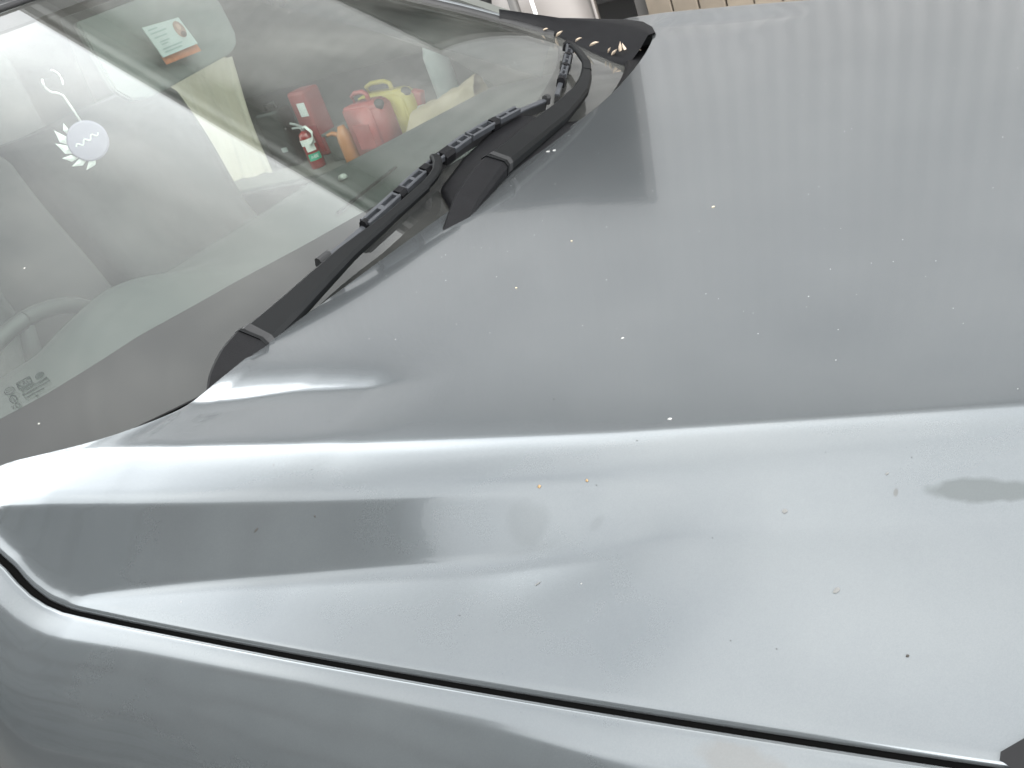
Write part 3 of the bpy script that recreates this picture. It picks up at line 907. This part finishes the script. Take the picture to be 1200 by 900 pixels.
for b_, a0_, a1_ in ((3.2, -9, 24), (-1.3, -10, 25), (-5.8, -9, 16), (-10, 4, 7)):
    a_ = a0_
    while a_ < a1_:
        w_ = rg.uniform(.7, 2.0)
        bar2(a_, a_ + w_, b_ + rg.uniform(-.2, .2), rg.uniform(1.0, 1.9)); a_ += w_ + rg.uniform(.5, 1.0)
PRINT = mat("etched_print", (.05, .055, .055), .9, spec=.1)
bobj("glass_marking", bm, PRINT, screen)

# headlamp corner at the lower right edge of the picture
def outer_z(x, y): return hood_z(x, y)
P = []
for q in np.linspace(0, 1, 14):
    x = .776 + .22 * q
    y0_, y1_ = -.7985 + .22 * q, -.803 - .10 * q
    P.append([(x, y0_ + (y1_ - y0_) * w, hood_z(x, y0_ + (y1_ - y0_) * w) + .003) for w in np.linspace(0, 1, 10)])
ribbon(P, "headlamp", mat("headlamp_lens", (.01, .01, .011), .3, spec=.3), car)

# ---------------------------------------------------------------- things in the car
def flat(pts, name, m, parent, thick=.0008):
    bm = bmesh.new()
    pts = [Vector(p) for p in pts]
    n_ = (pts[1] - pts[0]).cross(pts[2] - pts[0]).normalized()
    a = [bm.verts.new(p + n_ * thick) for p in pts]; b = [bm.verts.new(p - n_ * thick) for p in pts]
    bm.faces.new(a); bm.faces.new(b[::-1])
    for i in range(len(pts)): bm.faces.new((a[i], a[(i + 1) % len(pts)], b[(i + 1) % len(pts)], b[i]))
    return bobj(name, bm, m, parent)
CARD = mat("card_paper", (.34, .38, .375), .5, noise=.08, nscale=60)
INK = mat("card_ink", (.20, .26, .26), .6)
BROWN = mat("portrait_brown", (.22, .13, .10), .6, noise=.5, nscale=50)
BROWND = mat("portrait_dark", (.07, .035, .03), .6)
ORANGE = mat("orange_strip", (.36, .12, .05), .5, noise=.3, nscale=80)
cx_ = -.655
TLc, TRc, BRc, BLc = [Vector((cx_ + .05 * (.30 - z_), y_, ZO + z_)) for y_, z_ in ((.064, .316), (.149, .309), (.163, .257), (.076, .259))]
card = empty("card", BLc, "pale identity card with oval brown portrait clipped to the sun visor", "card")
flat([BLc, BRc, TRc, TLc], "card_face", CARD, card)
def cpt(a, b, o_=.0016): return BLc + (BRc - BLc) * a + (TLc - BLc) * b + Vector((o_, 0, 0))
def oval(a, b, ra, rb, name, m, o_):
    flat([cpt(a + ra * math.cos(t), b + rb * math.sin(t), o_) for t in np.linspace(0, 2 * math.pi, 20, endpoint=False)], name, m, card, .0003)
oval(.80, .58, .125, .27, "portrait", BROWN, .0016)
oval(.815, .42, .07, .09, "portrait_shoulders", BROWND, .0022)
oval(.80, .66, .055, .10, "portrait_head", mat("portrait_skin", (.34, .22, .18), .6), .0022)
bm = bmesh.new()
for b_, a0_, a1_ in ((.86, .08, .32), (.74, .08, .50), (.60, .10, .45), (.44, .16, .42), (.36, .16, .34), (.22, .12, .66), (.12, .12, .60)):
    q = [cpt(a0_, b_ - .02), cpt(a1_, b_ - .02), cpt(a1_, b_ + .02), cpt(a0_, b_ + .02)]
    bm.faces.new([bm.verts.new(p) for p in q])
bobj("card_print", bm, INK, card)
O0 = Vector((cx_ - .002, 0, 0))
strip = flat([(cx_ - .003, .081, ZO + .246), (cx_ - .003, .168, ZO + .243), (cx_ - .004, .165, ZO + .258), (cx_ - .004, .078, ZO + .261)], "card_strip", ORANGE, None, .0006)
tag(strip, "orange strip of a second card showing under the pale identity card", "card")

# hanging ornament
WHITE = mat("white_cord", (.60, .61, .59), .5)
LILAC = mat("lilac_disc", (.19, .165, .23), .4, noise=.06, nscale=30)
orn = empty("hanging_ornament", (-.60, -.196, ZO + .305), "round lilac disc with white leaves hanging by a white hook inside the windscreen", "ornament")
bm = bmesh.new()
C0 = Vector((-.60, -.186, ZO + .296))
hook = [C0 + Vector((0, .017 * math.cos(a), .017 * math.sin(a))) for a in np.linspace(-.6, 1.15, 10)]
tube(bm, hook, .0016, 8)
hk2 = [C0 + Vector((0, .017 * math.cos(a), .017 * math.sin(a))) for a in np.linspace(2.6, 4.55, 12)] + [Vector((-.60, -.181, ZO + .272)), Vector((-.60, -.177, ZO + .250)), Vector((-.60, -.174, ZO + .226))]
tube(bm, hk2, .0018, 8)
bobj("hook", bm, WHITE, orn, True)
fwd = (Vector((.902, -1.239, 1.315)) - Vector((-.60, -.179, ZO + .197))); fwd.z *= .4; fwd.normalize()
rt = Vector((0, 0, 1)).cross(fwd).normalized(); upv = fwd.cross(rt)
DM = Matrix(((rt.x, upv.x, fwd.x, 0), (rt.y, upv.y, fwd.y, 0), (rt.z, upv.z, fwd.z, 0), (0, 0, 0, 1)))
DM = Matrix.Translation((-.60, -.179, ZO + .197)) @ DM @ Matrix.Rotation(R(8), 4, 'Z')
bm = bmesh.new(); lathe(bm, [(.029, -.003), (.0315, -.0015), (.0315, .0015), (.029, .003)], DM, 32); bobj("disc", bm, LILAC, orn)
bm = bmesh.new()
tube(bm, [DM @ Vector((-.020 + .040 * q, .001 + .003 * math.sin(q * 19) + .002 * q, .0036)) for q in np.linspace(0, 1, 26)], .0013, 6); bobj("script_line", bm, WHITE, orn)
bm = bmesh.new()
for k, (px_, py_, ang, ln) in enumerate(((-.030, .020, 100, .030), (-.034, .004, 120, .032), (-.036, -.010, 150, .024), (-.028, -.022, 175, .026), (-.014, -.031, 200, .026), (-.018, .030, 75, .018))):
    M_ = DM @ Matrix.Translation((px_, py_, -.004)) @ Matrix.Rotation(R(ang), 4, 'Z')
    v_ = [bm.verts.new(M_ @ Vector(p)) for p in ((-.4 * ln, 0, 0), (0, .22 * ln, .002), (.6 * ln, 0, 0), (0, -.22 * ln, .002), (0, 0, .004), (0, 0, -.002))]
    for a_, b_ in ((0, 1), (1, 2), (2, 3), (3, 0)): bm.faces.new((v_[a_], v_[b_], v_[4])); bm.faces.new((v_[b_], v_[a_], v_[5]))
bobj("leaves", bm, WHITE, orn)

# ---------------------------------------------------------------- things on the shed floor, seen through the car
RED = mat("red_plastic", (.30, .045, .042), .4, noise=.15, nscale=15)
REDP = mat("red_enamel", (.27, .02, .02), .25, coat=.6)
YEL = mat("yellow_plastic", (.36, .28, .045), .4, noise=.15, nscale=15)
ORG = mat("orange_plastic", (.38, .14, .04), .4, noise=.15, nscale=15)
BLK = mat("black_plastic", (.02, .02, .02), .5)
LABEL = mat("white_label", (.75, .75, .73), .6)
GREEN = mat("green_label", (.03, .35, .22), .5)
PAPER = mat("brown_paper", (.30, .235, .165), .85, noise=.2, nscale=10, bump=.5, bscale=25)
GREY = mat("grey_metal", (.30, .31, .31), .45, noise=.2, nscale=10)
FZ = .02
def fuel_can(name, loc, rz, size, m, label, cat, grp=None):
    w_, d_, h_ = size
    t = empty(name, loc, label, cat, grp)
    M_ = Matrix.Translation(loc) @ Matrix.Rotation(rz, 4, 'Z')
    bm = bmesh.new()
    sec = [(-.5, 0), (.5, 0), (.5, .90), (.36, 1.0), (-.44, 1.0), (-.5, .95)]
    a = [bm.verts.new(M_ @ Vector((p * w_, -d_ / 2, q * h_))) for p, q in sec]; b = [bm.verts.new(M_ @ Vector((p * w_, d_ / 2, q * h_))) for p, q in sec]
    bm.faces.new(a); bm.faces.new(b[::-1])
    for i in range(len(sec)): bm.faces.new((a[i], a[(i + 1) % len(sec)], b[(i + 1) % len(sec)], b[i]))
    bmesh.ops.bevel(bm, geom=bm.edges[:], offset=.016, segments=3, affect='EDGES')
    bobj("body", bm, m, t, True)
    bm = bmesh.new(); tube(bm, [M_ @ Vector(p) for p in ((-.32 * w_, 0, .97 * h_), (-.34 * w_, 0, 1.12 * h_), (-.20 * w_, 0, 1.17 * h_), (.08 * w_, 0, 1.17 * h_), (.18 * w_, 0, 1.12 * h_), (.18 * w_, 0, .97 * h_))], .014, 8); bobj("handle", bm, m, t, True)
    bm = bmesh.new(); lathe(bm, [(.03, 0), (.03, .04), (.022, .045)], M_ @ Matrix.Translation((.40 * w_, 0, .86 * h_)) @ Matrix.Rotation(R(40), 4, 'Y'), 14); bobj("cap", bm, BLK, t, True)
    bm = bmesh.new(); box(bm, M_ @ Vector((0, -d_ / 2 - .002, .45 * h_)), (w_ * .55, .006, h_ * .45), Matrix.Rotation(rz, 3, 'Z'), bevel=.002); bobj("panel", bm, m, t)
    return t
fuel_can("fuel_can", (-3.39, 3.63, FZ), R(-14), (.29, .17, .335), RED, "red plastic fuel can in front of the yellow one on the shed floor", "fuel can", "fuel cans on the shed floor")
fuel_can("fuel_can", (-3.36, 3.80, FZ), R(-14), (.46, .13, .335), YEL, "yellow plastic fuel can standing behind the red one", "fuel can", "fuel cans on the shed floor")
jug = empty("jug", (-3.63, 3.62, FZ), "orange plastic jug with a spout standing left of the red fuel can", "jug")
bm = bmesh.new(); lathe(bm, [(.045, 0), (.05, .01), (.05, .15), (.045, .18), (.03, .205), (.022, .23)], Matrix.Translation((-3.63, 3.62, FZ)), 18); bobj("body", bm, ORG, jug, True)
bm = bmesh.new(); tube(bm, [(-3.65, 3.62, FZ + .17), (-3.70, 3.60, FZ + .20), (-3.735, 3.59, FZ + .195)], [.02, .014, .010], 8); bobj("spout", bm, ORG, jug, True)
# fire extinguisher
ex = empty("fire_extinguisher", (-3.97, 3.66, FZ), "small red fire extinguisher with white and green labels on the shed floor", "fire extinguisher")
EM = Matrix.Translation((-3.97, 3.66, FZ))
bm = bmesh.new(); lathe(bm, [(.045, 0), (.050, .006), (.050, .20), (.045, .222), (.03, .238), (.018, .245)], EM, 24); bobj("cylinder", bm, REDP, ex, True)
bm = bmesh.new(); lathe(bm, [(.017, .24), (.019, .262), (.012, .27)], EM, 12)
tube(bm, [EM @ Vector(p) for p in ((0, 0, .265), (-.03, -.02, .295), (-.06, -.03, .31))], .008, 6); tube(bm, [EM @ Vector(p) for p in ((0, 0, .258), (-.03, -.02, .272), (-.06, -.03, .276))], .007, 6)
bobj("valve", bm, GREY, ex)
bm = bmesh.new(); tube(bm, [EM @ Vector(p) for p in ((.01, -.01, .26), (.05, -.03, .27), (.085, -.03, .23), (.07, -.03, .18), (.05, -.045, .16))], .009, 8); bobj("hose", bm, LABEL, ex, True)
def wrap(z0, z1, a0, a1, name, m):
    P = [[EM @ Vector((.0508 * math.cos(a), .0508 * math.sin(a), z)) for a in np.linspace(R(a0), R(a1), 16)] for z in (z0, z1)]
    v, f = grid(P); return mesh(name, v, f, m, ex)
wrap(.155, .195, -135, 5, "label", LABEL); wrap(.115, .156, -85, -15, "label", LABEL)
wrap(.055, .100, -95, 5, "label", GREEN)
bm = bmesh.new()
TA = R(-46)
TM = EM @ Matrix.Rotation(TA, 4, 'Z') @ Matrix.Translation((.0522, 0, .078)) @ Matrix(((0, 0, 1, 0), (1, 0, 0, 0), (0, 1, 0, 0), (0, 0, 0, 1)))
text_into(bm, "ABE", .030, TM); bobj("lettering", bm, LABEL, ex)
# red cabinet behind it
rc = empty("metal_box", (-4.12, 3.95, FZ), "tall red metal box with a white label behind the extinguisher", "box")
bm = bmesh.new(); box(bm, (-4.16, 3.98, FZ + .22), (.19, .14, .44), Matrix.Rotation(R(-12), 3, 'Z'), bevel=.02); bobj("body", bm, RED, rc)
bm = bmesh.new(); box(bm, (-4.15, 3.907, FZ + .32), (.085, .008, .09), Matrix.Rotation(R(-12), 3, 'Z')); bobj("label", bm, LABEL, rc)
bm = bmesh.new(); box(bm, (-4.155, 3.907, FZ + .12), (.15, .010, .18), Matrix.Rotation(R(-12), 3, 'Z'), bevel=.004); bobj("door", bm, REDP, rc)
cr = empty("crate", (-3.78, 3.72, FZ), "dark grey plastic crate between the extinguisher and the orange jug", "crate")
bm = bmesh.new(); box(bm, (-3.77, 3.80, FZ + .085), (.20, .20, .17), bevel=.008); bobj("body", bm, mat("dark_grey_plastic", (.07, .07, .065), .6), cr)
bm = bmesh.new(); box(bm, (-3.77, 3.80, FZ + .178), (.22, .22, .018), bevel=.004); bobj("lid", bm, mat("dark_grey_lid", (.10, .10, .095), .6), cr)
bk = empty("tool_case", (-4.36, 3.85, FZ), "black tool case between the red metal box and the beige cardboard", "tool case")
bm = bmesh.new(); box(bm, (-4.37, 3.86, FZ + .19), (.22, .14, .38), bevel=.02); bobj("body", bm, BLK, bk)
bm = bmesh.new(); tube(bm, [(-4.42, 3.86, FZ + .38), (-4.42, 3.86, FZ + .42), (-4.32, 3.86, FZ + .42), (-4.32, 3.86, FZ + .38)], .01, 8); bobj("handle", bm, BLK, bk, True)
bm = bmesh.new(); box(bm, (-4.33, 3.787, FZ + .12), (.05, .006, .03)); bobj("latch", bm, GREY, bk)
# paper sack lying on its side
sk = empty("paper_sack", (-2.9, 3.62, FZ), "crumpled brown paper sack lying on the shed floor right of the cans", "sack")
P = []
for i in range(30):
    q = i / 29
    row = []
    for j in range(24):
        a_ = 2 * math.pi * j / 24
        ry = .105 + .02 * math.sin(5 * q + 1); rz_ = (.115 - .02 * q + .055 * q * q) * (1 if q > .06 else .55 + 7.5 * q)
        if q > .86: ry *= 1 - 1.6 * (q - .86)
        cr_ = 1 + .07 * math.sin(7 * a_ + 9 * q) * math.sin(11 * q + a_) + .04 * math.sin(17 * q + 3 * a_)
        row.append((-3.07 + .44 * q, 3.62 + .10 * q + ry * cr_ * math.cos(a_), FZ + .11 + .06 * q + rz_ * cr_ * math.sin(a_)))
    P.append(row)
P = [[tuple(sum(p[k] for p in P[0]) / 24 for k in range(3))] * 24] + P
P = [r_ + [r_[0]] for r_ in P]
ribbon(P, "sack_body", PAPER, sk)
P2 = [[(p[0] - .0, p[1], p[2]) for p in P[-1]], [(p[0] - .10, .8 * p[1] + .2 * 3.72, .8 * p[2] + .2 * (FZ + .17)) for p in P[-1]]]
ribbon(P2, "sack_mouth", PAPER, sk)
pch = empty("pouch", (-3.13, 3.86, FZ), "small grey cloth pouch between the yellow can and the sack", "pouch")
bm = bmesh.new(); bmesh.ops.create_uvsphere(bm, u_segments=16, v_segments=10, radius=.07, matrix=Matrix.Translation((-3.12, 3.78, FZ + .13)) @ Matrix.Diagonal((.8, .8, 1.2, 1))); bobj("body", bm, GREY, pch, True)
bm = bmesh.new(); box(bm, (-3.14, 3.80, FZ + .25), (.09, .06, .10), Matrix.Rotation(R(20), 3, 'Y'), bevel=.015); bobj("flap", bm, RED, pch)
gb = empty("gas_bottle", (-3.10, 4.05, FZ), "tall grey metal bottle standing behind the sack", "gas bottle")
bm = bmesh.new(); lathe(bm, [(.07, 0), (.075, .02), (.075, .42), (.05, .50), (.02, .53)], Matrix.Translation((-3.12, 4.08, FZ)), 20); bobj("body", bm, GREY, gb, True)
bm = bmesh.new(); lathe(bm, [(.018, .52), (.018, .58), (.035, .59), (.035, .61)], Matrix.Translation((-3.12, 4.08, FZ)), 12); bobj("valve", bm, LABEL, gb, True)
# creased cardboard leaning in the doorway
cb_ = empty("cardboard", (-4.85, 3.78, FZ), "large creased sheet of beige cardboard standing on the shed floor", "cardboard")
P = []
for z in np.linspace(0, .77, 14):
    P.append([(-5.35 + .86 * q, 3.74 + .10 * (z / .77) + .018 * math.sin(22 * q + 2 * z) + .010 * math.sin(51 * q) + .015 * math.sin(9 * q + 6 * z), FZ + z + .004 * math.sin(30 * q)) for q in np.linspace(0, 1, 60)])
v, f = grid(P); n_ = len(v)
v2 = [(x_, y_ + .006, z_) for x_, y_, z_ in v]
mesh("sheet", v + v2, f + [tuple(i + n_ for i in q[::-1]) for q in f], mat("cardboard", (.42, .365, .30), .85, noise=.15, nscale=6, bump=.3, bscale=40), cb_)

# things outside beyond the far side of the car
tk = empty("water_drum", (-1.45, 2.65, 0), "pale rounded plastic drum standing by the shed doorway", "drum")
bm = bmesh.new(); box(bm, (-1.45, 2.66, .47), (.46, .30, .94), bevel=.17); bobj("body", bm, mat("pale_plastic", (.27, .245, .23), .5, noise=.15, nscale=6), tk, True)
bm = bmesh.new(); lathe(bm, [(.06, .93), (.06, .97), (.05, .98)], Matrix.Translation((-1.45, 2.66, 0)), 18); bobj("lid", bm, BLK, tk, True)
for x_, r_, m_, lb in ((-1.395, .020, GREY, "dark steel stake standing in front of the pale drum"), (-1.315, .008, LABEL, "thin pale rod standing beside the dark stake")):
    bm = bmesh.new(); tube(bm, [(x_, 2.40, 0), (x_ - .02, 2.40, 1.02)], r_, 10); tag(bobj("stake", bm, m_ if m_ is LABEL else STEEL_DARK, None, True), lb, "stake", "stakes by the drum")

# dry husks caught in the corner of the cowl
HUSK = mat("dry_husk", (.48, .39, .30), .8, noise=.35, nscale=120)
HK = [(-.041, .515, -.004, 30, .030, "slender pale dry husk below the cowl end cap"), (-.079, .522, .018, 10, .034, "dry husk with a split end against the cowl end cap"), (-.115, .535, .030, 15, .026, "narrow dry husk lying halfway along the cowl end cap"), (-.165, .560, .044, 20, .032, "dry husk lying beside the end of the windscreen pillar"),
      (-.034, .530, -.002, 75, .032, "broad cream husk standing up in the cowl corner"), (-.028, .534, -.004, 110, .026, "second broad husk leaning on the standing one"), (-.018, .548, -.012, 5, .026, "tan husk nearest the bonnet's far corner"), (-.014, .552, -.016, -10, .022, "curled tan husk under the one at the bonnet corner"),
      (-.052, .520, .002, 40, .018, "short broken husk in the middle of the husk line"), (-.198, .570, .056, 12, .024, "thin husk caught in the pillar moulding")]
for x_, y_, z_, a_, ln, lb in HK:
    ln *= .8
    bm = bmesh.new()
    M_ = Matrix.Translation((x_, y_, ZO + z_ + .003)) @ Matrix.Rotation(R(-20), 4, 'Z') @ Matrix.Rotation(R(-a_), 4, 'Y')
    rings = []
    for i in range(7):
        q = i / 6
        w_ = .16 * ln * math.sin(math.pi * min(1, q + .06)) + .0004
        rings.append([bm.verts.new(M_ @ Vector(((q - .5) * ln, w_ * math.cos(t), .6 * w_ * math.sin(t) + .06 * ln * math.sin(math.pi * q)))) for t in np.linspace(0, 2 * math.pi, 6, endpoint=False)])
    for i in range(6):
        for k in range(6): bm.faces.new((rings[i][k], rings[i][(k + 1) % 6], rings[i + 1][(k + 1) % 6], rings[i + 1][k]))
    tag(bobj("husk", bm, HUSK, None, True), lb, "husk", "dry husks in the cowl corner")

# droppings and bits on the paint
def on_hood(x, y, up=.0004): return Vector((x, y, hood_z(x, y) + up))
def fleck(x, y, lx, ly, ang, m, label, cat, name, seed, h=.0012):
    rr = random.Random(seed)
    bm = bmesh.new()
    n = 10
    ca, sa = math.cos(R(ang)), math.sin(R(ang))
    rim = []
    for k in range(n):
        t = 2 * math.pi * k / n; q = rr.uniform(.7, 1.15)
        a_, b_ = lx * q * math.cos(t), ly * q * math.sin(t)
        rim.append(bm.verts.new(on_hood(x + a_ * ca - b_ * sa, y + a_ * sa + b_ * ca)))
    mid = [bm.verts.new(on_hood(x + (v_.co.x - x) * .55, y + (v_.co.y - y) * .55, h)) for v_ in rim]
    for k in range(n): bm.faces.new((rim[k], rim[(k + 1) % n], mid[(k + 1) % n], mid[k]))
    bm.faces.new(mid)
    tag(bobj(name, bm, m, None, True), label, cat, "specks on the bonnet")
CREAM = mat("cream_fleck", (.50, .44, .32), .8); WHT = mat("white_dropping", (.42, .42, .41), .8); BRN = mat("brown_fleck", (.30, .20, .10), .8); GRY = mat("grey_smear", (.17, .17, .165), .8); DRK = mat("dark_bit", (.04, .035, .03), .8)
fleck(.4184, -.2218, 0.0022, 0.0014, 20, CREAM, "yellowish fleck in the middle of the open bonnet", "fleck", "fleck", 1)
fleck(.0916, .0026, 0.0031, 0.0022, 0, WHT, "white spot of a pair near the passenger's wiper, left one", "dropping", "dropping", 2)
fleck(.1010, .0045, 0.0032, 0.0022, 10, WHT, "white spot of a pair near the passenger's wiper, right one", "dropping", "dropping", 3)
fleck(.4302, -.4952, 0.0020, 0.0009, 40, WHT, "small pale fleck just above the bonnet crest", "fleck", "fleck", 4)
fleck(.5195, -.6071, 0.0019, 0.0010, 30, WHT, "pale fleck right on the edge of the bonnet crest", "fleck", "fleck", 5)
fleck(.2653, -.4020, 0.0014, 0.0010, 0, CREAM, "cream speck between crest and driver's wiper", "fleck", "fleck", 6)
fleck(.2787, -.2949, 0.0017, 0.0011, 0, CREAM, "cream speck lying behind the driver's wiper in the middle", "fleck", "fleck", 7)
fleck(.4399, -.6909, 0.0015, 0.0014, 0, BRN, "brown speck on the bright crest above the shadow's end", "fleck", "fleck", 8)
fleck(.4765, -.6789, 0.0012, 0.0012, 0, BRN, "smaller brown speck to the right on the bright crest", "fleck", "fleck", 9)
fleck(.1981, -.7732, 0.0025, 0.0004, 60, DRK, "thin dark twig bit on the dark shoulder band", "twig", "twig", 10)
fleck(.2507, -.7519, 0.0007, 0.0007, 0, DRK, "tiny dark dot on the dark shoulder band", "dot", "dot", 11)
fleck(.6703, -.7220, 0.0031, 0.0016, 50, GRY, "grey leaf-shaped smear on the pale lower bonnet", "smear", "smear", 12, .0006)
fleck(.7195, -.7546, 0.0014, 0.0007, 30, DRK, "dark bit on the pale lower bonnet near the headlamp", "bit", "bit", 13)
fleck(.6865, -.6287, 0.0017, 0.0006, 50, GRY, "small grey streak left of the dull blotch", "smear", "smear", 14, .0006)
fleck(.4610, -.7579, 0.0025, 0.0006, 55, GRY, "thin grey streak under the end of the dark shoulder", "smear", "smear", 15, .0006)
fleck(.6254, -.6716, 0.0021, 0.0019, 20, GRY, "faint round smear in the middle of the shoulder", "smear", "smear", 16, .0005)
# uncountable dust grains and tiny bits
bm = bmesh.new()
rr = random.Random(21)
for k in range(230):
    x_ = rr.uniform(.06, .95); y_ = rr.uniform(-.80, .62)
    s_ = rr.uniform(.00025, .0006) * (1.6 if rr.random() < .08 else 1)
    c_ = on_hood(x_, y_, .0003)
    a_ = rr.uniform(0, 6.28); e_ = rr.uniform(.4, 1)
    vv = [bm.verts.new(c_ + Vector((s_ * math.cos(a_ + t), s_ * e_ * math.sin(a_ + t), .0))) for t in (0, 1.3, 2.5, 3.8, 5.1)]
    top = bm.verts.new(c_ + Vector((0, 0, s_ * .6)))
    for i in range(5):
        f_ = bm.faces.new((vv[i], vv[(i + 1) % 5], top)); f_.material_index = 0 if y_ > -.55 else 1
tag(bobj("dust_specks", bm, [WHT, DRK]), "pale and dark dust specks scattered over the bonnet", "dust", None, "stuff")
